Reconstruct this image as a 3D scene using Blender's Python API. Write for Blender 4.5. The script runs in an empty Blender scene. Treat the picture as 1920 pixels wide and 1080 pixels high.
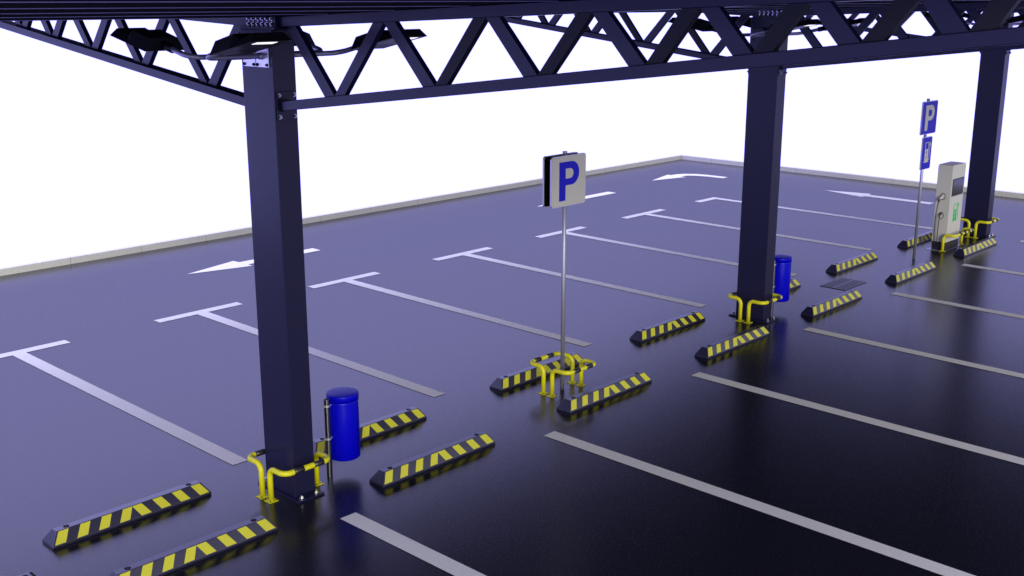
import bpy, bmesh, math, random
from mathutils import Vector, Matrix
random.seed(4)
S = bpy.context.scene
C = S.collection
PI = math.pi

# ------------------------------------------------------------------ materials
def nodes(m):
    m.use_nodes = True
    nt = m.node_tree
    return nt, nt.nodes, nt.links, nt.nodes['Principled BSDF']

def mat(name, col, rough=0.5, metal=0.0, spec=0.5, var=0.0, vscale=20.0, bump=0.0, bscale=200.0, rvar=0.0, coat=0.0):
    m = bpy.data.materials.new(name)
    nt, N, L, b = nodes(m)
    b.inputs['Base Color'].default_value = (*col, 1)
    b.inputs['Roughness'].default_value = rough
    b.inputs['Metallic'].default_value = metal
    b.inputs['Specular IOR Level'].default_value = spec
    if coat: b.inputs['Coat Weight'].default_value = coat; b.inputs['Coat Roughness'].default_value = 0.25
    tc = N.new('ShaderNodeTexCoord')
    if var or rvar:
        n = N.new('ShaderNodeTexNoise'); n.inputs['Scale'].default_value = vscale
        n.inputs['Detail'].default_value = 6; n.inputs['Roughness'].default_value = 0.65
        L.new(tc.outputs['Object'], n.inputs['Vector'])
        if var:
            r = N.new('ShaderNodeValToRGB')
            r.color_ramp.elements[0].position = 0.3; r.color_ramp.elements[1].position = 0.7
            r.color_ramp.elements[0].color = (*[max(0, c*(1-var)) for c in col], 1)
            r.color_ramp.elements[1].color = (*[min(1, c*(1+var)) for c in col], 1)
            L.new(n.outputs['Fac'], r.inputs['Fac']); L.new(r.outputs['Color'], b.inputs['Base Color'])
        if rvar:
            mr = N.new('ShaderNodeMapRange')
            mr.inputs['From Min'].default_value = 0.3; mr.inputs['From Max'].default_value = 0.7
            mr.inputs['To Min'].default_value = rough-rvar; mr.inputs['To Max'].default_value = rough+rvar
            L.new(n.outputs['Fac'], mr.inputs['Value']); L.new(mr.outputs['Result'], b.inputs['Roughness'])
    if bump:
        n2 = N.new('ShaderNodeTexNoise'); n2.inputs['Scale'].default_value = bscale
        n2.inputs['Detail'].default_value = 3
        L.new(tc.outputs['Object'], n2.inputs['Vector'])
        bp = N.new('ShaderNodeBump'); bp.inputs['Strength'].default_value = bump; bp.inputs['Distance'].default_value = 0.002
        L.new(n2.outputs['Fac'], bp.inputs['Height']); L.new(bp.outputs['Normal'], b.inputs['Normal'])
    return m

M = dict(
    asphalt=mat('asphalt', (0.006, 0.006, 0.010), 0.24, spec=0.5, var=0.5, vscale=75, bump=0.5, bscale=75, rvar=0.06),
    paint=mat('road_paint', (0.60, 0.60, 0.55), 0.6, spec=0.22, var=0.10, vscale=60, bump=0.2, bscale=240),
    kerb=mat('kerb_concrete', (0.52, 0.52, 0.51), 0.85, spec=0.3, var=0.12, vscale=35, bump=0.4, bscale=120),
    steel=mat('painted_steel', (0.0085, 0.008, 0.036), 0.34, spec=0.32, rvar=0.02, vscale=8, bump=0.05, bscale=300),
    shadedsteel=mat('shaded_painted_steel', (0.011, 0.011, 0.016), 0.45, spec=0.22, bump=0.05, bscale=300),  # same steel as the truss, with shading put into the colour
    deck=mat('roof_sheet', (0.024, 0.024, 0.030), 1.0, spec=0.0, rvar=0.05, vscale=5),
    seam=mat('roof_seam', (0.22, 0.21, 0.42), 0.45, spec=0.5),
    lampblack=mat('lamp_housing', (0.008, 0.008, 0.010), 0.45, spec=0.3),
    zinc=mat('galvanised_steel', (0.40, 0.40, 0.50), 0.5, metal=0.7, rvar=0.06, vscale=60),
    chrome=mat('polished_steel_tube', (0.16, 0.16, 0.19), 0.30, metal=1.0),
    bolt=mat('bolt_steel', (0.40, 0.40, 0.44), 0.2, metal=1.0),
    darkbolt=mat('dark_bolt', (0.03, 0.03, 0.03), 0.4, metal=0.6),
    alu=mat('sign_frame_aluminium', (0.62, 0.62, 0.68), 0.4, metal=0.7),
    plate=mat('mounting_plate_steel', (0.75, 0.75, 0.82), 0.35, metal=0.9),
    yellow=mat('yellow_powder_coat', (0.62, 0.59, 0.008), 0.42, var=0.06, vscale=120, bump=0.15, bscale=260),
    black=mat('black_tape', (0.02, 0.02, 0.022), 0.4),
    tape=mat('yellow_reflective_strip', (0.50, 0.49, 0.025), 0.5, var=0.08, vscale=150, bump=0.2, bscale=400),
    rubber=mat('black_rubber', (0.010, 0.0095, 0.030), 0.32, spec=0.6, coat=0.55, var=0.15, vscale=70, bump=0.04, bscale=200),
    hole=mat('bolt_recess', (0.004, 0.004, 0.004), 0.8, spec=0.1),
    blue=mat('blue_bin_plastic', (0.0008, 0.0008, 0.50), 0.34, spec=0.26, bump=0.04, bscale=60),
    signwhite=mat('white_sign_film', (0.50, 0.495, 0.475), 0.6, spec=0.3, var=0.07, vscale=200, bump=0.2, bscale=500),
    signblue=mat('blue_sign_film', (0.009, 0.009, 0.50), 0.5, spec=0.2, var=0.06, vscale=200),
    cabinet=mat('charger_white_paint', (0.50, 0.50, 0.485), 0.5, spec=0.35, var=0.08, vscale=120, bump=0.25, bscale=300),
    plinth=mat('charger_dark_plinth', (0.02, 0.02, 0.022), 0.5),
    green=mat('green_decal', (0.02, 0.42, 0.10), 0.5),
    screen=mat('screen_glass', (0.02, 0.02, 0.03), 0.12, spec=0.6),
    bezel=mat('screen_bezel', (0.02, 0.02, 0.025), 0.4),
    cable=mat('cable_rubber', (0.012, 0.012, 0.014), 0.5),
    socket=mat('socket_grey', (0.10, 0.10, 0.095), 0.5),
    iron=mat('cast_iron', (0.012, 0.012, 0.018), 0.30, spec=0.5, var=0.2, vscale=90),
    pit=mat('drain_pit', (0.003, 0.003, 0.003), 0.9, spec=0.05),
)
led = bpy.data.materials.new('led_diffuser'); nt, N, L, b = nodes(led)
b.inputs['Base Color'].default_value = (0.8, 0.8, 0.8, 1); b.inputs['Emission Color'].default_value = (1, 1, 0.98, 1)
b.inputs['Emission Strength'].default_value = 1.1
M['led'] = led

# ------------------------------------------------------------------ mesh helpers
def obj(name, bm, m, parent=None, smooth=False):
    bmesh.ops.recalc_face_normals(bm, faces=bm.faces)
    me = bpy.data.meshes.new(name); bm.to_mesh(me); bm.free()
    me.materials.append(m)
    if smooth:
        for p in me.polygons: p.use_smooth = True
    o = bpy.data.objects.new(name, me); C.objects.link(o)
    if parent: o.parent = parent
    return o
def tag(o, label=None, cat=None, group=None, kind=None):
    if label: o['label'] = label
    if cat: o['category'] = cat
    if group: o['group'] = group
    if kind: o['kind'] = kind
    return o
def empty(name, loc=(0, 0, 0), rz=0):
    o = bpy.data.objects.new(name, None); C.objects.link(o); o.location = loc; o.rotation_euler = (0, 0, rz)
    o.empty_display_size = 0.2
    return o
def dup(root, loc, rz=None, parent=None):
    r = root.copy(); C.objects.link(r)
    if parent is not None: r.parent = parent
    if loc is not None: r.location = loc
    if rz is not None: r.rotation_euler = (0, 0, rz)
    for ch in list(root.children):
        dup(ch, None, None, r)
    return r
def B(): return bmesh.new()
def quad8(bm, v):
    vs = [bm.verts.new(p) for p in v]
    for f in ((0, 3, 2, 1), (4, 5, 6, 7), (0, 1, 5, 4), (1, 2, 6, 5), (2, 3, 7, 6), (3, 0, 4, 7)):
        bm.faces.new([vs[i] for i in f])
    return vs
def box(bm, x0, x1, y0, y1, z0, z1):
    return quad8(bm, [(x0, y0, z0), (x1, y0, z0), (x1, y1, z0), (x0, y1, z0), (x0, y0, z1), (x1, y0, z1), (x1, y1, z1), (x0, y1, z1)])
def bevel(bm, w, seg=2):
    bmesh.ops.bevel(bm, geom=list(bm.edges), offset=w, segments=seg, affect='EDGES', profile=0.5)
def poly(bm, pts, z0, z1, axis='z'):
    """prism: pts 2D, extruded z0..z1 along axis"""
    def P(a, b, h):
        return (a, b, h) if axis == 'z' else ((a, h, b) if axis == 'y' else (h, a, b))
    lo = [bm.verts.new(P(a, b, z0)) for a, b in pts]; hi = [bm.verts.new(P(a, b, z1)) for a, b in pts]
    n = len(pts)
    bm.faces.new(lo[::-1]); bm.faces.new(hi)
    for i in range(n): bm.faces.new([lo[i], lo[(i+1) % n], hi[(i+1) % n], hi[i]])
def sheet(bm, pts, z):
    bm.faces.new([bm.verts.new((a, b, z)) for a, b in pts])
def cyl(bm, p0, p1, r0, r1=None, n=20, caps=True):
    r1 = r0 if r1 is None else r1
    p0, p1 = Vector(p0), Vector(p1); d = (p1-p0).normalized()
    a = d.cross(Vector((0, 0, 1)) if abs(d.z) < 0.9 else Vector((1, 0, 0))).normalized(); bb = d.cross(a)
    r_ = []
    for p, r in ((p0, r0), (p1, r1)):
        r_.append([bm.verts.new(p + a*r*math.cos(2*PI*i/n) + bb*r*math.sin(2*PI*i/n)) for i in range(n)])
    for i in range(n): bm.faces.new([r_[0][i], r_[0][(i+1) % n], r_[1][(i+1) % n], r_[1][i]])
    if caps: bm.faces.new(r_[0][::-1]); bm.faces.new(r_[1])
def tube(bm, pts, r, n=16):
    pts = [Vector(p) for p in pts]; rings = []
    t = (pts[1]-pts[0]).normalized(); a = t.cross(Vector((0, 0, 1)) if abs(t.z) < 0.9 else Vector((1, 0, 0))).normalized()
    for i, p in enumerate(pts):
        if i == 0: t = (pts[1]-pts[0]).normalized()
        elif i == len(pts)-1: t = (pts[-1]-pts[-2]).normalized()
        else: t = ((pts[i]-pts[i-1]).normalized() + (pts[i+1]-pts[i]).normalized()).normalized()
        a = (a - t*a.dot(t)).normalized(); b_ = t.cross(a)
        rings.append([bm.verts.new(p + a*r*math.cos(2*PI*k/n) + b_*r*math.sin(2*PI*k/n)) for k in range(n)])
    for i in range(len(rings)-1):
        for k in range(n): bm.faces.new([rings[i][k], rings[i][(k+1) % n], rings[i+1][(k+1) % n], rings[i+1][k]])
    bm.faces.new(rings[0][::-1]); bm.faces.new(rings[-1])
def fillet(pts, rad, n=8):
    """polyline with rounded corners"""
    pts = [Vector(p) for p in pts]; out = [pts[0]]
    for i in range(1, len(pts)-1):
        p = pts[i]; u = (pts[i-1]-p).normalized(); v = (pts[i+1]-p).normalized()
        ang = u.angle(v); d = rad/math.tan(ang/2)
        a, c = p+u*d, p+v*d
        cen = p + (u+v).normalized()*(rad/math.sin(ang/2))
        ra, rc = a-cen, c-cen; th = ra.angle(rc)
        for k in range(n+1):
            s = k/n
            out.append(cen + (ra*math.sin((1-s)*th) + rc*math.sin(s*th))/math.sin(th))
    out.append(pts[-1]); return out
def hexbolt(name, p, d, r, h, m, parent, washer=True):
    bm = B(); p = Vector(p); d = Vector(d)
    if washer: cyl(bm, p, p+d*h*0.25, r*1.35, n=16)
    cyl(bm, p+d*h*0.25, p+d*h, r, r*0.92, n=6)
    cyl(bm, p+d*h*1.001, p+d*h*1.3, r*0.5, n=10)
    return obj(name, bm, m, parent)

# ------------------------------------------------------------------ ground, markings, kerb
W = 2.5; KX, KY = 19.5, 9.66
bm = B(); sheet(bm, [(-14, -KY), (KX, -KY), (KX, KY), (-14, KY)], 0)
ground = tag(obj('ground', bm, M['asphalt']), 'dark glossy asphalt of the parking lot inside the pale kerb', kind='structure')
T = 0.163; G = 0.79; LE = 5.529; TB = 0.159; BB = 0.64; MZ = 0.004
def bay_line(k, s):
    bm = B(); x = W*k; h = T/2
    y0, y1, y2 = s*G, s*LE, s*(LE+TB)
    if k == 6: pts = [(x-h, y0), (x+h, y0), (x+h, y2), (x-BB, y2), (x-BB, y1), (x-h, y1)]
    elif k == -2: pts = [(x-h, y0), (x+h, y0), (x+h, y1), (x+BB, y1), (x+BB, y2), (x-h, y2)]
    else: pts = [(x-h, y0), (x+h, y0), (x+h, y1), (x+BB, y1), (x+BB, y2), (x-BB, y2), (x-BB, y1), (x-h, y1)]
    sheet(bm, pts, MZ)
    o = obj('bay_line', bm, M['paint'], ground)
    return o
for s in (1, -1):
    for k in range(-2, 7): bay_line(k, s)
def arrow_pts(L=2.48):
    return [(0, 0), (1.0, .265), (1.02, .115), (L, .115), (L, -.115), (1.04, -.115), (1.02, -.25)]
def straight(x, y, rot):
    bm = B(); c, s_ = math.cos(rot), math.sin(rot)
    sheet(bm, [(x+a*c-b_*s_, y+a*s_+b_*c) for a, b_ in arrow_pts()], MZ)
    obj('direction_arrow', bm, M['paint'], ground)
straight(3.535, 7.675, 0); straight(11.60, 7.675, 0); straight(17.57, 4.42, -PI/2)
bm = B()
sheet(bm, [(16.02, 8.033), (17.006, 8.299), (17.019, 8.20), (17.226, 8.185), (17.42, 8.08), (17.58, 7.89), (17.665, 7.577), (17.69, 7.022),
           (17.46, 7.022), (17.437, 7.417), (17.35, 7.72), (17.24, 7.85), (17.12, 7.905), (17.01, 7.91), (17.009, 7.765)], MZ)
obj('turn_arrow', bm, M['paint'], ground)
# kerb stones, bevelled, with open joints
def kerb(axis, label, side=1):
    bm = B()
    if axis == 'x':
        x = 2.62 - 1.244*13
        while x < KX - 0.01:
            x1 = min(x+1.244, KX)
            b2 = B(); a, b_ = (KY, KY+.105) if side > 0 else (-KY-.105, -KY); box(b2, x+.004, x1-.004, a, b_, -.15, .112); bevel(b2, .006, 1)
            me = bpy.data.meshes.new('t'); b2.to_mesh(me); b2.free(); bm.from_mesh(me); bpy.data.meshes.remove(me); x += 1.244
    else:
        y = 1.25 - 1.244*16
        while y < KY + .10:
            y1 = min(y+1.244, KY+.105)
            b2 = B(); box(b2, KX, KX+.105, y+.004, y1-.004, -.15, .112); bevel(b2, .006, 1)
            me = bpy.data.meshes.new('t'); b2.to_mesh(me); b2.free(); bm.from_mesh(me); bpy.data.meshes.remove(me); y += 1.244
    return tag(obj('kerb', bm, M['kerb']), label, kind='structure')
kerb('x', 'pale concrete kerb along the left side of the lot')
kerb('x', 'pale concrete kerb along the side of the lot nearest the camera', -1)
kerb('y', 'pale concrete kerb along the far right side of the lot')

# ------------------------------------------------------------------ canopy
canopy = tag(empty('parking_canopy', (-0.01, -0.01, 0)), 'dark steel canopy with tapered lattice trusses on three columns over the parking bays', 'canopy')
AX, AY = 0.106, 0.212
TS, BS = 0.0417, 0.1185      # slopes of the top and bottom chord
def ztb(y): return 3.924 + TS*abs(y)      # top chord, underside
def zbt(y): return 3.340 + BS*abs(y)      # bottom chord, upper side
YE = 6.02
def column(x):
    c = empty('column', (x, 0, 0)); c.parent = canopy
    bm = B(); box(bm, -AX, AX, -AY, AY, .018, 3.915); bevel(bm, .006, 2); obj('shaft', bm, M['steel'], c)
    bm = B(); box(bm, -.135, .135, -.30, .30, 0.001, .018); obj('base_plate', bm, M['steel'], c)
    for sx in (-1, 1):
        for sy in (-1, 1):
            hexbolt('anchor_bolt', (sx*.075, sy*.262, .018), (0, 0, 1), .019, .026, M['bolt'], c)
    bm = B(); box(bm, -.125, .125, -.28, .18, 3.915, 3.933); obj('cap_plate', bm, M['steel'], c)
    bm = B(); box(bm, -.10, .10, -.265, .165, 3.933, 4.022); obj('splice_box', bm, M['steel'], c)
    for i in range(6):
        y = -.225 + i*.062
        for z in (3.957, 3.995):
            hexbolt('splice_bolt', (-.10, y, z), (-1, 0, 0), .011, .018, M['bolt'], c)
        hexbolt('splice_bolt', (-.113, y, 3.933), (0, 0, 1), .009, .012, M['bolt'], c, False)
    for s in (-1, 1):
        bm = B(); yy = s*AY; box(bm, -.094, .094, min(yy, yy+s*.012), max(yy, yy+s*.012), 3.215, 3.44); bevel(bm, .002, 1)
        obj('bracket_plate', bm, M['steel'], c)
        bm = B(); box(bm, -.052, -.040, min(yy+s*.012, yy+s*.05), max(yy+s*.012, yy+s*.05), 3.285, 3.372); obj('bracket_web', bm, M['steel'], c)
        for sx in (-1, 1):
            for z in (3.245, 3.412):
                hexbolt('bracket_bolt', (sx*.072, yy+s*.012, z), (0, s, 0), .012, .018, M['bolt'], c)
    return c
def truss(x, s):
    t = empty('truss', (x, 0, 0)); t.parent = canopy
    # top chord
    def chord(name, y0, y1, f, d, w, xc=-.005):
        bm = B(); a, b_ = s*y0, s*y1
        quad8(bm, [(xc-w, a, f(y0)), (xc+w, a, f(y0)), (xc+w, b_, f(y1)), (xc-w, b_, f(y1)),
                   (xc-w, a, f(y0)+d), (xc+w, a, f(y0)+d), (xc+w, b_, f(y1)+d), (xc-w, b_, f(y1)+d)])
        bevel(bm, .004, 1); return obj(name, bm, M['steel'], t)
    chord('top_chord', .262 if s < 0 else .168, YE, ztb, .076, .060)
    chord('bottom_chord', .245, YE, lambda y: zbt(y)-.075, .075, .060)
    tops = [.30, 1.454, 2.46, 3.333, 4.085, 4.727, 5.298, 5.76]
    bots = [.868, 1.968, 2.905, 3.728, 4.42, 5.02, 5.54]
    def diag(y0, y1, m=None):   # top node y0 -> bottom node y1
        # butt the member between the two chords
        z0, z1 = ztb(y0)-.0005, zbt(y1)+.0005
        dy = y1-y0; L_ = math.hypot(dy, z0-z1); hw = .047*L_/(z0-z1)*0.98   # half width measured along the chord
        hw = min(hw, .06)
        sg = 1 if dy > 0 else -1
        c0, c1 = y0 + sg*(hw*.98), y1 - sg*(hw*.98)
        bm = B(); X0, X1 = -.026, .020
        pr = [(c0-hw, ztb(c0-hw)), (c0+hw, ztb(c0+hw)), (c1+hw, zbt(c1+hw)), (c1-hw, zbt(c1-hw))]
        poly(bm, [(s*a, b_) for a, b_ in pr], X0, X1, 'x')
        obj('diagonal', bm, m or M['steel'], t)
    for i, yb in enumerate(bots):
        if i == 0:
            diag(tops[0], yb)
        else: diag(tops[i], yb)
        if i+1 < len(tops): diag(tops[i+1], yb, M['shadedsteel'] if (s < 0 and i > 0) or (s > 0 and x > 1) else None)  # these diagonals get their near-black shade from the colour
    return t
for x in (0, 7.5, 15): column(x)
for x in (0, 7.5, 15):
    truss(x, -1); truss(x, 1)
X0, X1 = -3.75, 18.75
def roof(s):
    r = empty('roof_wing', (0, 0, 0)); r.parent = canopy
    bm = B(); z = lambda y: 4.001 + TS*y
    quad8(bm, [(X0, s*0.0, z(0)), (X1, s*0.0, z(0)), (X1, s*6.2, z(6.2)), (X0, s*6.2, z(6.2)),
               (X0, s*0.0, z(0)+.05), (X1, s*0.0, z(0)+.05), (X1, s*6.2, z(6.2)+.05), (X0, s*6.2, z(6.2)+.05)])
    obj('roof_sheet', bm, M['deck'], r)
    ys = [.15+.74*i for i in range(9)]
    spans = [(X0+.01, -.075), (.065, 7.425), (7.565, 14.925), (15.065, X1-.01)]
    for y in ys:
        bm = B()
        for a, b_ in spans:
            h = .004
            quad8(bm, [(a, s*(y-.0035), z(y-.0035)-h), (b_, s*(y-.0035), z(y-.0035)-h), (b_, s*(y+.0035), z(y+.0035)-h), (a, s*(y+.0035), z(y+.0035)-h),
                       (a, s*(y-.005), z(y-.005)+.002), (b_, s*(y-.005), z(y-.005)+.002), (b_, s*(y+.005), z(y+.005)+.002), (a, s*(y+.005), z(y+.005)+.002)])
        obj('sheet_seam', bm, M['seam'], r)
    return r
roof(-1); roof(1)

# ------------------------------------------------------------------ floodlights
def floodlight():
    """origin at the column face; arm goes out along -x, then bends to +y"""
    t = empty('floodlight')
    bm = B(); box(bm, -.012, 0, -.084, .084, 3.625, 3.80); bevel(bm, .003, 1); obj('mounting_plate', bm, M['plate'], t)
    for a in (-1, 1):
        for z in (3.645, 3.78):
            hexbolt('plate_bolt', (-.012, a*.066, z), (-1, 0, 0), .010, .014, M['darkbolt'], t)
    bm = B(); XC = -.53
    tube(bm, fillet([(-.012, 0, 3.712), (XC, 0, 3.712), (XC, .33, 3.785)], .11, 10), .021, 14); obj('arm', bm, M['zinc'], t, True)
    bm = B(); cyl(bm, (-.012, 0, 3.712), (-.045, 0, 3.712), .028, .024, 18); obj('arm_flange', bm, M['zinc'], t, True)
    bm = B(); cyl(bm, (XC, .245, 3.766), (XC, .42, 3.804), .031, n=18); obj('sleeve', bm, M['lampblack'], t, True)
    # head: bottom .33 wide, top .2 wide, seen from the side a rear housing and a stepped front plate
    prof = [(.378, 3.852), (.62, 3.908), (.685, 3.868), (.865, 3.918)]
    yb0, zb0, yb1, zb1 = .365, 3.752, .90, 3.862
    bm = B()
    def zb(y): return zb0 + (zb1-zb0)*(y-yb0)/(yb1-yb0)
    wb, wt = .170, .122
    low = [(yb0, zb0), (.62, zb(.62)), (.68, zb(.68)), (yb1, zb1)]
    rows = []
    for (yt, zt), (yl, zl) in zip(prof, low):
        rows.append([bm.verts.new(v) for v in ((XC-wb, yl, zl), (XC-wt, yt, zt), (XC+wt, yt, zt), (XC+wb, yl, zl))])
    for i in range(3):
        for k in range(4): bm.faces.new([rows[i][k], rows[i][(k+1) % 4], rows[i+1][(k+1) % 4], rows[i+1][k]])
    bm.faces.new(rows[0]); bm.faces.new(rows[-1][::-1])
    hd = obj('lamp_head', bm, M['lampblack'], t)
    def under(name, x0, x1, y0, y1, m, h):
        bm = B()
        quad8(bm, [(XC+x0, y0, zb(y0)-h), (XC+x1, y0, zb(y0)-h), (XC+x1, y1, zb(y1)-h), (XC+x0, y1, zb(y1)-h),
                   (XC+x0, y0, zb(y0)+.001), (XC+x1, y0, zb(y0)+.001), (XC+x1, y1, zb(y1)+.001), (XC+x0, y1, zb(y1)+.001)])
        return obj(name, bm, m, t)
    under('lens_frame', -.145, .145, .60, .885, M['black'], .002)
    under('led_panel', -.10, .07, .80, .868, M['led'], .004)
    return t
FL = floodlight()
cols = [('nearest', 0), ('middle', 7.5), ('farthest', 15)]
fgrp = 'black floodlights on arms at the column tops'
first = True
desc = {('l', 1): 'left of the {} column top, head aimed away to the far left', ('l', -1): 'left of the {} column top, head aimed right across the column',
        ('r', -1): 'right of the {} column top, head aimed at the near bays', ('r', 1): 'behind the {} column top, head mostly hidden by the truss'}
def mirror_tree(o):
    for ch in o.children:
        ch.scale.y = -1
for nm, cx in cols:
    for side in ('l', 'r'):
        for sy in (1, -1):
            if first: f = FL; first = False
            else: f = dup(FL, None)
            # left: arm along -x ; sy mirrors the head direction
            if side == 'l':
                f.location = (cx-.01-AX, -.01 + sy*.089, 0); f.rotation_euler = (0, 0, 0)
                f.scale = (1, sy, 1)
            else:
                f.location = (cx-.01+AX, -.01 + sy*.089, 0); f.rotation_euler = (0, 0, PI)
                f.scale = (1, -sy, 1)
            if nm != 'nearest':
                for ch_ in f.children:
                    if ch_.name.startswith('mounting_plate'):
                        ch_.data = ch_.data.copy(); ch_.data.materials[0] = M['steel']  # same bare plates; painted steel colour imitates their darker reflection
            tag(f, 'black floodlight ' + desc[(side, sy)].format(nm), 'floodlight', fgrp)

# ------------------------------------------------------------------ wheel stops
def wheel_stop():
    t = empty('wheel_stop')
    H = .115; LZ = .022
    lx, ly, tx, ty = .70, .095, .635, .038
    bm = B()
    a = [bm.verts.new(v) for v in ((-lx, -ly, 0), (lx, -ly, 0), (lx, ly, 0), (-lx, ly, 0))]
    m_ = [bm.verts.new(v) for v in ((-lx, -ly, LZ), (lx, -ly, LZ), (lx, ly, LZ), (-lx, ly, LZ))]
    u = [bm.verts.new(v) for v in ((-tx, -ty, H), (tx, -ty, H), (tx, ty, H), (-tx, ty, H))]
    bm.faces.new(a[::-1]); bm.faces.new(u)
    for p, q in ((a, m_), (m_, u)):
        for i in range(4): bm.faces.new([p[i], p[(i+1) % 4], q[(i+1) % 4], q[i]])
    bevel(bm, .003, 2)
    obj('body', bm, M['rubber'], t)
    for s in (-1, 1):
        nrm = Vector((0, s*(H-LZ), (ly-ty))).normalized()
        def P(x, v, h):   # v: 0 bottom .. 1 top of the sloping face
            return Vector((x, s*(ly + (ty-ly)*v), LZ + (H-LZ)*v)) + nrm*h
        for i in range(4):
            for side in (-1, 1):
                b0 = -.680 + i*.180; t0 = -.622 + i*.180
                xs = [b0, b0+.088, t0+.083, t0]
                if side > 0: xs = [-q for q in xs]
                bm = B(); v0, v1 = .07, .96
                lo = [P(xs[0], v0, .0002), P(xs[1], v0, .0002), P(xs[2], v1, .0002), P(xs[3], v1, .0002)]
                hi = [P(xs[0], v0, .0016), P(xs[1], v0, .0016), P(xs[2], v1, .0016), P(xs[3], v1, .0016)]
                quad8(bm, lo+hi); obj('yellow_stripe', bm, M['tape'], t)
    for x in (-.54, .54):
        bm = B(); cyl(bm, (x, 0, H-.03), (x, 0, H+.0015), .023, n=20); obj('bolt_recess', bm, M['hole'], t)
        bm = B(); cyl(bm, (x, 0, H-.03), (x, 0, H+.0030), .010, n=6); obj('stop_bolt', bm, M['darkbolt'], t)
    return t
WS = wheel_stop()
far = {-.5: 'black and yellow wheel stop alone at lower left, lying left of the nearest column guard',
       .5: 'black and yellow wheel stop partly behind the nearer blue bin',
       1.5: 'black and yellow wheel stop behind the yellow guards of the white sign',
       2.5: 'black and yellow wheel stop left of the middle column, in the far row',
       3.5: 'black and yellow wheel stop mostly hidden behind the blue bin of the middle column',
       4.5: 'black and yellow wheel stop just behind the drain grate, in the far row',
       5.5: 'black and yellow wheel stop partly behind the white charging station'}
near = {-.5: 'black and yellow wheel stop cut by the bottom edge, in front of the nearest column',
        .5: 'black and yellow wheel stop in front of the nearer blue bin, in the near row',
        1.5: 'black and yellow wheel stop in front of the guards of the white sign',
        2.5: 'black and yellow wheel stop in front of the middle column foot',
        3.5: 'black and yellow wheel stop in front of the drain grate, in the near row',
        4.5: 'black and yellow wheel stop in front of the blue sign post',
        5.5: 'black and yellow wheel stop in front of the farthest column, right of the charging station'}
first = True
for d, y in ((far, .485), (near, -.495)):
    for k, lab in d.items():
        o = WS if first else dup(WS, None); first = False
        o.location = (W*k - .002, y, .001)
        tag(o, lab, 'wheel stop', 'wheel stops in two rows between the bays')

# low rubber block whose corner shows at the bottom left edge
lb = empty('rubber_block', (-2.55, -.135, .001))
bm = B(); box(bm, -.26, .264, -.115, .118, 0, .115); bevel(bm, .005, 2); obj('body', bm, M['rubber'], lb)
bm = B(); cyl(bm, (.188, .062, .09), (.188, .062, .1165), .022, n=20); obj('bolt_recess', bm, M['hole'], lb)
bm = B(); box(bm, .232, .250, -.05, .095, .1, .1168); obj('slot', bm, M['hole'], lb)
tag(lb, 'low dark rubber block whose corner just shows at the bottom left edge', 'rubber block')
# ------------------------------------------------------------------ pipe guards
def pipe_guard(half, bands, name='pipe_guard', hgt=.30, out=.215, r=.0245):
    t = empty(name)
    bm = B(); pts = fillet([(-half, 0, .004), (-half, 0, hgt), (-half, -out, hgt), (half, -out, hgt), (half, 0, hgt), (half, 0, .004)], .072, 10)
    tube(bm, pts, r, 20); obj('pipe', bm, M['yellow'], t, True)
    for a, b_ in bands:
        bm = B(); cyl(bm, (a, -out, hgt), (b_, -out, hgt), r+.0008, n=28); o = obj('black_band', bm, M['black'], t, False)
        for p in o.data.polygons: p.use_smooth = len(p.vertices) == 4
    for s in (-1, 1):
        bm = B(); box(bm, s*half-.044, s*half+.044, -.044, .044, .0005, .007); fp = obj('foot_plate', bm, M['yellow'], t)
        for dx in (-1, 1):
            for dy in (-1, 1):
                hexbolt('anchor_bolt', (s*half+dx*.034, dy*.034, .007), (0, 0, 1), .005, .009, M['darkbolt'], fp, False)
    return t
PG = pipe_guard(.240, [(-.148, -.047), (.057, .158)])
spots = [(-.03, -.090, 0, 'yellow pipe guard around the front of the nearest column foot'),
         (-.03, .035, PI, 'yellow pipe guard mostly hidden behind the nearest column foot'),
         (3.57, -.090, 0, 'yellow pipe guard in front of the white sign post'),
         (3.57, .035, PI, 'yellow pipe guard behind the white sign post'),
         (7.47, -.090, 0, 'yellow pipe guard around the front of the middle column foot'),
         (7.47, .035, PI, 'yellow pipe guard mostly hidden behind the middle column foot'),
         (14.97, -.090, 0, 'yellow pipe guard around the front of the farthest column foot'),
         (14.97, .035, PI, 'yellow pipe guard mostly hidden behind the farthest column foot')]
for i, (x, y, a, lab) in enumerate(spots):
    o = PG if i == 0 else dup(PG, None)
    o.location = (x, y, 0); o.rotation_euler = (0, 0, a)
    tag(o, lab, 'pipe guard', 'yellow and black pipe guards')
g = pipe_guard(.386, [(-.21, -.12), (-.04, .045), (.12, .205), (.265, .315)], hgt=.285, out=.19, r=.024)
g.location = (13.597, -.146, .008); tag(g, 'long yellow pipe guard in front of the white charging station', 'pipe guard', 'yellow and black pipe guards')

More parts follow.
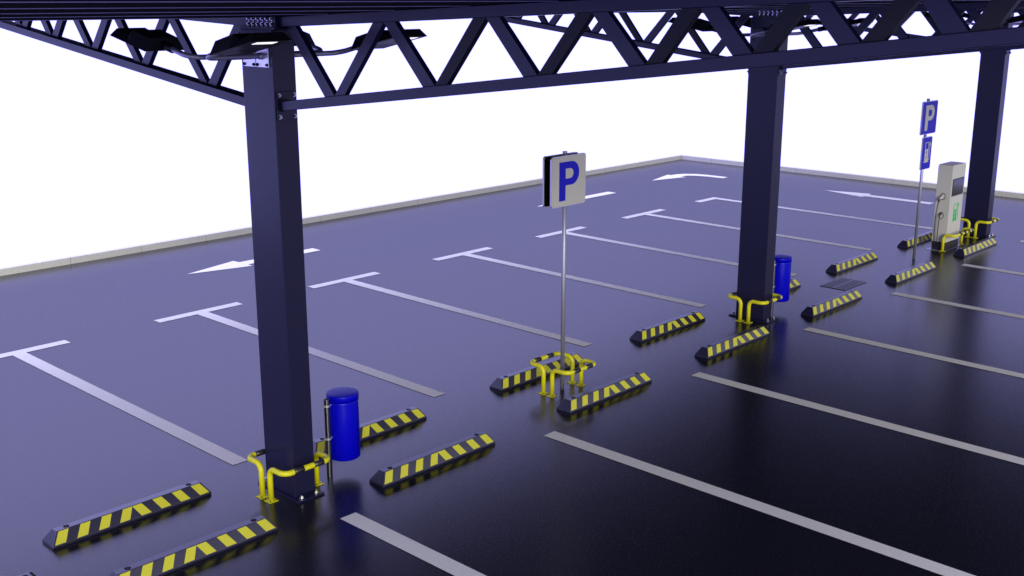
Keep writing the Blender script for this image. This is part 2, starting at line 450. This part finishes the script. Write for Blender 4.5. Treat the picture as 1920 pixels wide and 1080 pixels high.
# ------------------------------------------------------------------ litter bins
def litter_bin():
    t = empty('litter_bin')          # origin at the post foot, bin towards +x
    bm = B(); cyl(bm, (0, 0, 0), (0, 0, .732), .026, n=24, caps=False); cyl(bm, (0, 0, 0), (0, 0, .7315), .020, n=24, caps=False)
    # rim
    for i in range(24):
        a0, a1 = 2*PI*i/24, 2*PI*(i+1)/24
        bm.faces.new([bm.verts.new((r*math.cos(a), r*math.sin(a), .732)) for r, a in ((.020, a0), (.026, a0), (.026, a1), (.020, a1))])
    p = obj('post', bm, M['chrome'], t, False)
    for q in p.data.polygons: q.use_smooth = abs(q.normal.z) < .5
    cx, r = .176, .141; n = 64
    zs = [.145, .153, .600, .680, .694]
    bm = B(); rings = []
    def ang(i): return 2*PI*i/n
    for j, z in enumerate(zs):
        rr = r-.008 if j == 0 else r
        rings.append([bm.verts.new((cx+rr*math.cos(ang(i)), rr*math.sin(ang(i)), z)) for i in range(n)])
    for j in range(len(zs)-1):
        for i in range(n):
            a = (i+.5)/n*360
            if j == 2 and (a < 50 or a > 310): continue       # mouth, facing away from the post
            bm.faces.new([rings[j][i], rings[j][(i+1) % n], rings[j+1][(i+1) % n], rings[j+1][i]])
    bm.faces.new(rings[0][::-1])
    o = obj('bin_body', bm, M['blue'], t, True)
    for q in o.data.polygons:
        if abs(q.normal.z) > .7: q.use_smooth = False
    md = o.modifiers.new('thickness', 'SOLIDIFY'); md.thickness = .004; md.offset = -1
    bm = B(); prof = [(.1435, .692), (.1440, .745), (.1432, .7495), (.1410, .7515), (.1380, .7522), (.125, .7545), (.090, .758), (.045, .7605)]
    rings = [[bm.verts.new((cx+rr*math.cos(ang(i)), rr*math.sin(ang(i)), z)) for i in range(n)] for rr, z in prof]
    for j in range(len(prof)-1):
        for i in range(n): bm.faces.new([rings[j][i], rings[j][(i+1) % n], rings[j+1][(i+1) % n], rings[j+1][i]])
    tv = bm.verts.new((cx, 0, .761))
    for i in range(n): bm.faces.new([rings[-1][i], rings[-1][(i+1) % n], tv])
    bm.faces.new(rings[0][::-1])
    o = obj('bin_lid', bm, M['blue'], t, True)
    for z in (.365, .672):
        bm = B(); cyl(bm, (0, 0, z-.010), (0, 0, z+.010), .030, n=24); box(bm, .028, .052, -.010, .010, z-.007, z+.007)
        box(bm, -.045, -.026, -.006, .006, z-.008, z+.008)
        c_ = obj('clamp', bm, M['zinc'], t)
        hexbolt('clamp_bolt', (.04, -.010, z), (0, -1, 0), .006, .010, M['bolt'], c_, False)
    bm = B(); box(bm, cx+r-.002, cx+r+.008, -.016, .016, .575, .60); obj('catch', bm, M['zinc'], t)
    return t
LB = litter_bin(); LB.location = (.385, -.045, 0)
tag(LB, 'blue cylindrical litter bin on a steel post beside the nearest column', 'litter bin', 'blue litter bins')
o = dup(LB, (7.885, -.045, 0)); tag(o, 'blue cylindrical litter bin half hidden behind the middle column', 'litter bin', 'blue litter bins')

# ------------------------------------------------------------------ signs
def round_rect(x0, x1, z0, z1, r, n=5):
    out = []
    for cx, cz, a0 in ((x1-r, z1-r, 0), (x0+r, z1-r, 90), (x0+r, z0+r, 180), (x1-r, z0+r, 270)):
        for k in range(n+1):
            a = math.radians(a0 + 90*k/n); out.append((cx+r*math.cos(a), cz+r*math.sin(a)))
    return out
def letter_P(x0, z0, w, h, y0, y1):
    """letter P as one mesh in the plane of the sign; (x0, z0) lower left, y0 front"""
    bm = B(); sw = w*.315
    xo, xi = x0+w, x0+w*.71                       # bowl outer / inner right
    zt, zu, zl, zb = z0+h, z0+h*.822, z0+h*.565, z0+h*.392     # outer top, hole top, hole bottom, outer bottom
    sx = x0+sw; ro = (zt-zb)/2; ri = (zu-zl)/2; co, ci = (zt+zb)/2, (zu+zl)/2
    n = 14; out, inn = [], []
    rx_o = min(ro, w*.5); rx_i = min(ri, xi-sx-.002)
    for k in range(n+1):
        a = PI/2 - PI*k/n
        out.append((xo-rx_o+rx_o*math.cos(a), co+ro*math.sin(a))); inn.append((xi-rx_i+rx_i*math.cos(a), ci+ri*math.sin(a)))
    out = [(sx, zt)] + out + [(sx, zb)]; inn = [(sx, zu)] + inn + [(sx, zl)]
    def V(p, y): return bm.verts.new((p[0], y, p[1]))
    fo = [V(p, y0) for p in out]; fi = [V(p, y0) for p in inn]; bo = [V(p, y1) for p in out]; bi = [V(p, y1) for p in inn]
    for i in range(len(out)-1):
        bm.faces.new([fo[i], fo[i+1], fi[i+1], fi[i]]); bm.faces.new([bo[i+1], bo[i], bi[i], bi[i+1]])
        bm.faces.new([fo[i+1], fo[i], bo[i], bo[i+1]]); bm.faces.new([fi[i], fi[i+1], bi[i+1], bi[i]])
    box(bm, x0, sx, min(y0, y1), max(y0, y1), z0, zt)
    return bm
def panel(root, x0, x1, z0, z1, face, border, letter=None, flip=False, yc=-.055, letm=None):
    """one framed sign panel facing -y (or +y when flip); returns the panel object"""
    s = 1 if not flip else -1
    pe = empty('sign_panel', (0, 0, 0)); pe.parent = root
    if flip: pe.rotation_euler = (0, 0, PI)
    yf, yb = yc-.020, yc
    bm = B(); poly(bm, round_rect(x0, x1, z0, z1, .03), yf, yb, 'y'); fr = obj('panel_frame', bm, border, pe)
    bm = B(); e = .008; poly(bm, round_rect(x0+e, x1-e, z0+e, z1-e, .024), yf-.0025, yf-.0002, 'y'); obj('panel_face', bm, face, pe)
    bm = B(); poly(bm, round_rect(x0+.006, x1-.006, z0+.006, z1-.006, .024), yb+.0002, yb+.0022, 'y'); obj('panel_back', bm, M['pit'], pe)
    if letter == 'P':
        w, h = (x1-x0), (z1-z0)
        obj('letter', letter_P(x0+w*.215, z0+h*.115, w*.58, h*.765, yf-.0045, yf-.0026), letm, pe)
    return pe, yf-.0045, yf-.0026
def charger_icon(x0, z0, w, h, ya, yb, m, markm, parent):
    """pictogram: charging pump with window, foot and cable"""
    bm = B()
    bw = w*.58; bx = x0+w*.10
    zt = z0+h; e = w*.07
    box(bm, x0, x0+w*.80, ya, yb, z0, z0+h*.045)                              # foot
    box(bm, bx, bx+bw, ya, yb, z0+h*.045, z0+h*.66)                           # lower body
    box(bm, bx, bx+e, ya, yb, z0+h*.66, zt); box(bm, bx+bw-e, bx+bw, ya, yb, z0+h*.66, zt)
    box(bm, bx+e, bx+bw-e, ya, yb, zt-h*.035, zt)
    # cable and plug
    cx = x0+w*.86
    box(bm, cx-.035*w, cx+.035*w, ya, yb, z0+h*.10, z0+h*.80)
    box(bm, bx+bw, cx-.035*w, ya, yb, z0+h*.10, z0+h*.125)
    box(bm, cx-.08*w, cx+.10*w, ya, yb, z0+h*.80, z0+h*.95)
    box(bm, cx-.01*w, cx+.02*w, ya, yb, z0+h*.95, z0+h*1.02)
    ic = obj('pictogram', bm, m, parent)
    bm = B(); y2 = ya-.0012; y3 = ya-.0001
    mx = bx+bw*.30
    box(bm, mx, mx+w*.05, y2, y3, z0+h*.42, z0+h*.58)
    for q in (.42, .495, .57): box(bm, mx+w*.05, mx+w*.17, y2, y3, z0+h*q-.0, z0+h*(q+.02))
    poly(bm, [(mx+w*.02, z0+h*.20), (mx+w*.10, z0+h*.20), (mx+w*.16, z0+h*.32), (mx+w*.08, z0+h*.32)], y2, y3, 'y')
    obj('pictogram_detail', bm, markm, parent)
s1 = empty('parking_sign', (3.565, -.03, 0))
bm = B(); cyl(bm, (0, 0, 0), (0, 0, 2.60), .0235, n=28); o = obj('post', bm, M['zinc'], s1, True)
bm = B(); cyl(bm, (0, 0, 2.60), (0, 0, 2.612), .026, n=28); obj('post_cap', bm, M['zinc'], s1)
panel(s1, -.272, .272, 2.048, 2.578, M['signwhite'], M['alu'], 'P', False, -.038, M['signblue'])
panel(s1, -.272, .272, 2.048, 2.578, M['signwhite'], M['alu'], 'P', True, -.046, M['signblue'])
for z in (2.17, 2.46):
    bm = B(); box(bm, -.05, .05, -.034, .042, z-.012, z+.012); obj('post_clamp', bm, M['zinc'], s1)
tag(s1, 'white square sign with a blue letter P on a post in yellow pipe guards', 'sign')
s2 = empty('parking_sign', (12.37, -.03, 0))
bm = B(); cyl(bm, (0, 0, 0), (0, 0, 2.60), .0235, n=28); obj('post', bm, M['zinc'], s2, True)
bm = B(); cyl(bm, (0, 0, 2.60), (0, 0, 2.612), .026, n=28); obj('post_cap', bm, M['zinc'], s2)
panel(s2, -.29, .262, 2.055, 2.578, M['signblue'], M['alu'], 'P', False, -.030, M['signwhite'])
pe, ya, yb = panel(s2, -.178, .172, 1.487, 2.008, M['signblue'], M['alu'], None, False, -.030)
charger_icon(-.10, 1.60, .225, .325, ya, yb, M['signwhite'], M['signblue'], pe)
for z in (1.60, 1.90, 2.17, 2.46):
    bm = B(); box(bm, -.045, .045, -.0275, .0275, z-.012, z+.012); obj('post_clamp', bm, M['zinc'], s2)
tag(s2, 'post with a blue P sign above a blue charging pump sign', 'sign')

# ------------------------------------------------------------------ charging station
ch = empty('charging_station', (13.54, -.04, 0))
cx0, cx1, cy0, cy1, zt = -.27, .27, -.126, .122, 1.458
bm = B(); box(bm, -.34, .50, -.128, .18, .001, .006); obj('ground_plate', bm, M['zinc'], ch)
bm = B(); box(bm, cx0+.004, cx1-.004, cy0+.004, cy1-.004, .006, .150); bevel(bm, .004, 2); obj('plinth', bm, M['plinth'], ch)
bm = B(); r = .035; pts = [(cx0, .150), (cx1, .150)]
for k in range(7):
    a = PI/2*k/6; pts.append((cx1-r+r*math.cos(a), zt-r+r*math.sin(a)))
for k in range(7):
    a = PI/2+PI/2*k/6; pts.append((cx0+r+r*math.cos(a), zt-r+r*math.sin(a)))
poly(bm, pts, cy0, cy1, 'y')
es = [e for e in bm.edges if len(e.link_faces) == 2 and (abs(e.verts[0].co.y-e.verts[1].co.y) < 1e-6)]
bmesh.ops.bevel(bm, geom=es, offset=.004, segments=2, affect='EDGES')
obj('cabinet', bm, M['cabinet'], ch)
bm = B(); box(bm, -.222, .232, cy0-.006, cy0-.0005, .930, 1.225); sc = obj('screen', bm, M['bezel'], ch)
bm = B(); box(bm, -.205, .215, cy0-.008, cy0-.0062, .950, 1.205); obj('screen_glass', bm, M['screen'], sc)
de = empty('charging_decal'); de.parent = ch
charger_icon(-.10, .49, .235, .30, cy0-.0025, cy0-.0003, M['green'], M['cabinet'], de)
def socket_(z, plugged):
    bm = B(); pts = []
    for k in range(20):
        a = 2*PI*k/20; pts.append((-.005+.042*math.cos(a), z+.060*math.sin(a)*(1.05 if math.sin(a) > 0 else 1)))
    poly(bm, pts, cx0-.006, cx0-.0005, 'x'); so = obj('socket', bm, M['socket'], ch)
    bm = B(); pts2 = [(-.005+(p[0]+.005)*.72, z+(p[1]-z)*.76) for p in pts]
    poly(bm, pts2, cx0-.008, cx0-.0062, 'x'); obj('socket_recess', bm, M['cabinet'], so)
    return so
socket_(.925, True); socket_(.60, False)
bm = B(); tube(bm, [(cx0-.010, -.02, .945), (cx0-.045, .0, .925), (cx0-.075, .022, .875)], .017, 12)
pl_ = obj('plug', bm, M['cabinet'], ch, True)
bm = B(); cyl(bm, (cx0-.072, .020, .885), (cx0-.085, .030, .835), .022, .011, 14); obj('plug_collar', bm, M['cable'], pl_, True)
bm = B(); tube(bm, fillet([(cx0-.085, .030, .845), (cx0-.09, .055, .60), (cx0-.07, .065, .30), (cx0-.03, .058, .085), (cx0+.01, .055, .06)], .10, 6), .0075, 8)
obj('cable', bm, M['cable'], ch, True)
bm = B(); cyl(bm, (cx0-.010, -.004, .645), (cx0-.035, -.004, .625), .014, n=12); obj('plug', bm, M['cable'], ch, True)
bm = B(); tube(bm, fillet([(cx0-.030, -.004, .635), (cx0-.055, .0, .60), (cx0-.05, .012, .35), (cx0-.03, .018, .12), (cx0+.01, .02, .09)], .03, 5), .0075, 8)
obj('cable', bm, M['cable'], ch, True)
bm = B(); cyl(bm, (cx0-.004, .055, .065), (cx0+.006, .055, .065), .030, n=16); obj('cable_grommet', bm, M['cable'], ch)
tag(ch, 'white electric vehicle charging station with a dark screen and green pump symbol', 'charging station')

# ------------------------------------------------------------------ drain grate
dr = empty('drain_grate', (10.0, -.008, 0))
bm = B(); box(bm, -.335, .335, -.195, .195, .0006, .0030); obj('pit', bm, M['pit'], dr)
bm = B(); e = .016
box(bm, -.34, .34, -.20, -.20+e, .0008, .0085); box(bm, -.34, .34, .20-e, .20, .0008, .0085)
box(bm, -.34, -.34+e, -.20+e, .20-e, .0008, .0083); box(bm, .34-e, .34, -.20+e, .20-e, .0008, .0083)
box(bm, -.34+e, .34-e, -.016, .016, .0008, .0081)
obj('frame', bm, M['iron'], dr)
bm = B(); n = 13
for i in range(n):
    x = -.324 + .648*(i+.5)/n
    for a, b_ in ((-.184, -.016), (.016, .184)): box(bm, x-.0155, x+.0155, a, b_, .0010, .0079)
obj('slats', bm, M['iron'], dr)
tag(dr, 'rectangular slotted iron drain grate flush in the asphalt', 'drain grate')

# ------------------------------------------------------------------ world and light
w = bpy.data.worlds.new('World'); S.world = w; w.use_nodes = True
nt = w.node_tree; N, L = nt.nodes, nt.links
bg = N['Background']; tc = N.new('ShaderNodeTexCoord'); sp = N.new('ShaderNodeSeparateXYZ')
L.new(tc.outputs['Generated'], sp.inputs['Vector'])
def maprange(src, a, b_, c_, d_, smooth=True):
    m = N.new('ShaderNodeMapRange'); m.interpolation_type = 'SMOOTHSTEP' if smooth else 'LINEAR'
    m.inputs['From Min'].default_value = a; m.inputs['From Max'].default_value = b_
    m.inputs['To Min'].default_value = c_; m.inputs['To Max'].default_value = d_
    L.new(src, m.inputs['Value']); return m.outputs['Result']
def mix(f, a, b_):
    m = N.new('ShaderNodeMix'); m.data_type = 'RGBA'
    L.new(f, m.inputs['Factor'])
    for s_, v in ((6, a), (7, b_)):
        if isinstance(v, tuple): m.inputs[s_].default_value = (*v, 1)
        else: L.new(v, m.inputs[s_])
    return m.outputs[2]
LOW, HOR, SKY = (1.03, 1.02, 2.7), (.16, .16, .42), (1.98, 1.95, 4.1)
up = maprange(sp.outputs['Z'], .13, .60, 0, 1, False)
fwd = mix(up, HOR, SKY)
zen = maprange(sp.outputs['Z'], .62, .85, 0, 1)
fwd = mix(zen, fwd, (3.1, 3.05, 4.6))
lowf = maprange(sp.outputs['Z'], .0, .04, 0, 1)
fwd = mix(lowf, LOW, fwd)
back = maprange(sp.outputs['Y'], -.55, .15, 0, 1)
bup = maprange(sp.outputs['Z'], -.02, .06, 0, 1)
bcol = mix(bup, (.60, .57, 1.2), (1.0, .97, 1.35))
col = mix(back, bcol, fwd)
L.new(col, bg.inputs['Color']); bg.inputs['Strength'].default_value = 1.0

sun = bpy.data.lights.new('Sun', 'SUN'); sun.energy = 2.3; sun.angle = math.radians(20); sun.color = (1, .96, .70)
so = bpy.data.objects.new('Sun', sun); C.objects.link(so)
el, az = math.radians(13), math.radians(-125)      # the light comes from behind the camera
dv = Vector((math.cos(el)*math.cos(az), math.cos(el)*math.sin(az), math.sin(el)))
so.rotation_euler = (-dv).to_track_quat('-Z', 'Y').to_euler(); so.location = dv*40

# ------------------------------------------------------------------ camera
cam = bpy.data.cameras.new('Camera'); co = bpy.data.objects.new('Camera', cam); C.objects.link(co)
co.location = (-5.217, -7.634, 4.1392)
cam.sensor_width = 36; cam.lens = 2098.48/1920*36; cam.clip_end = 500
yaw, pitch = 0.761, -0.2524
d = Vector((math.cos(pitch)*math.cos(yaw), math.cos(pitch)*math.sin(yaw), math.sin(pitch)))
co.rotation_euler = d.to_track_quat('-Z', 'Y').to_euler()
S.camera = co
S.render.engine = 'CYCLES'
S.view_settings.view_transform = 'Standard'; S.view_settings.look = 'None'
S.view_settings.exposure = 0; S.view_settings.gamma = 1
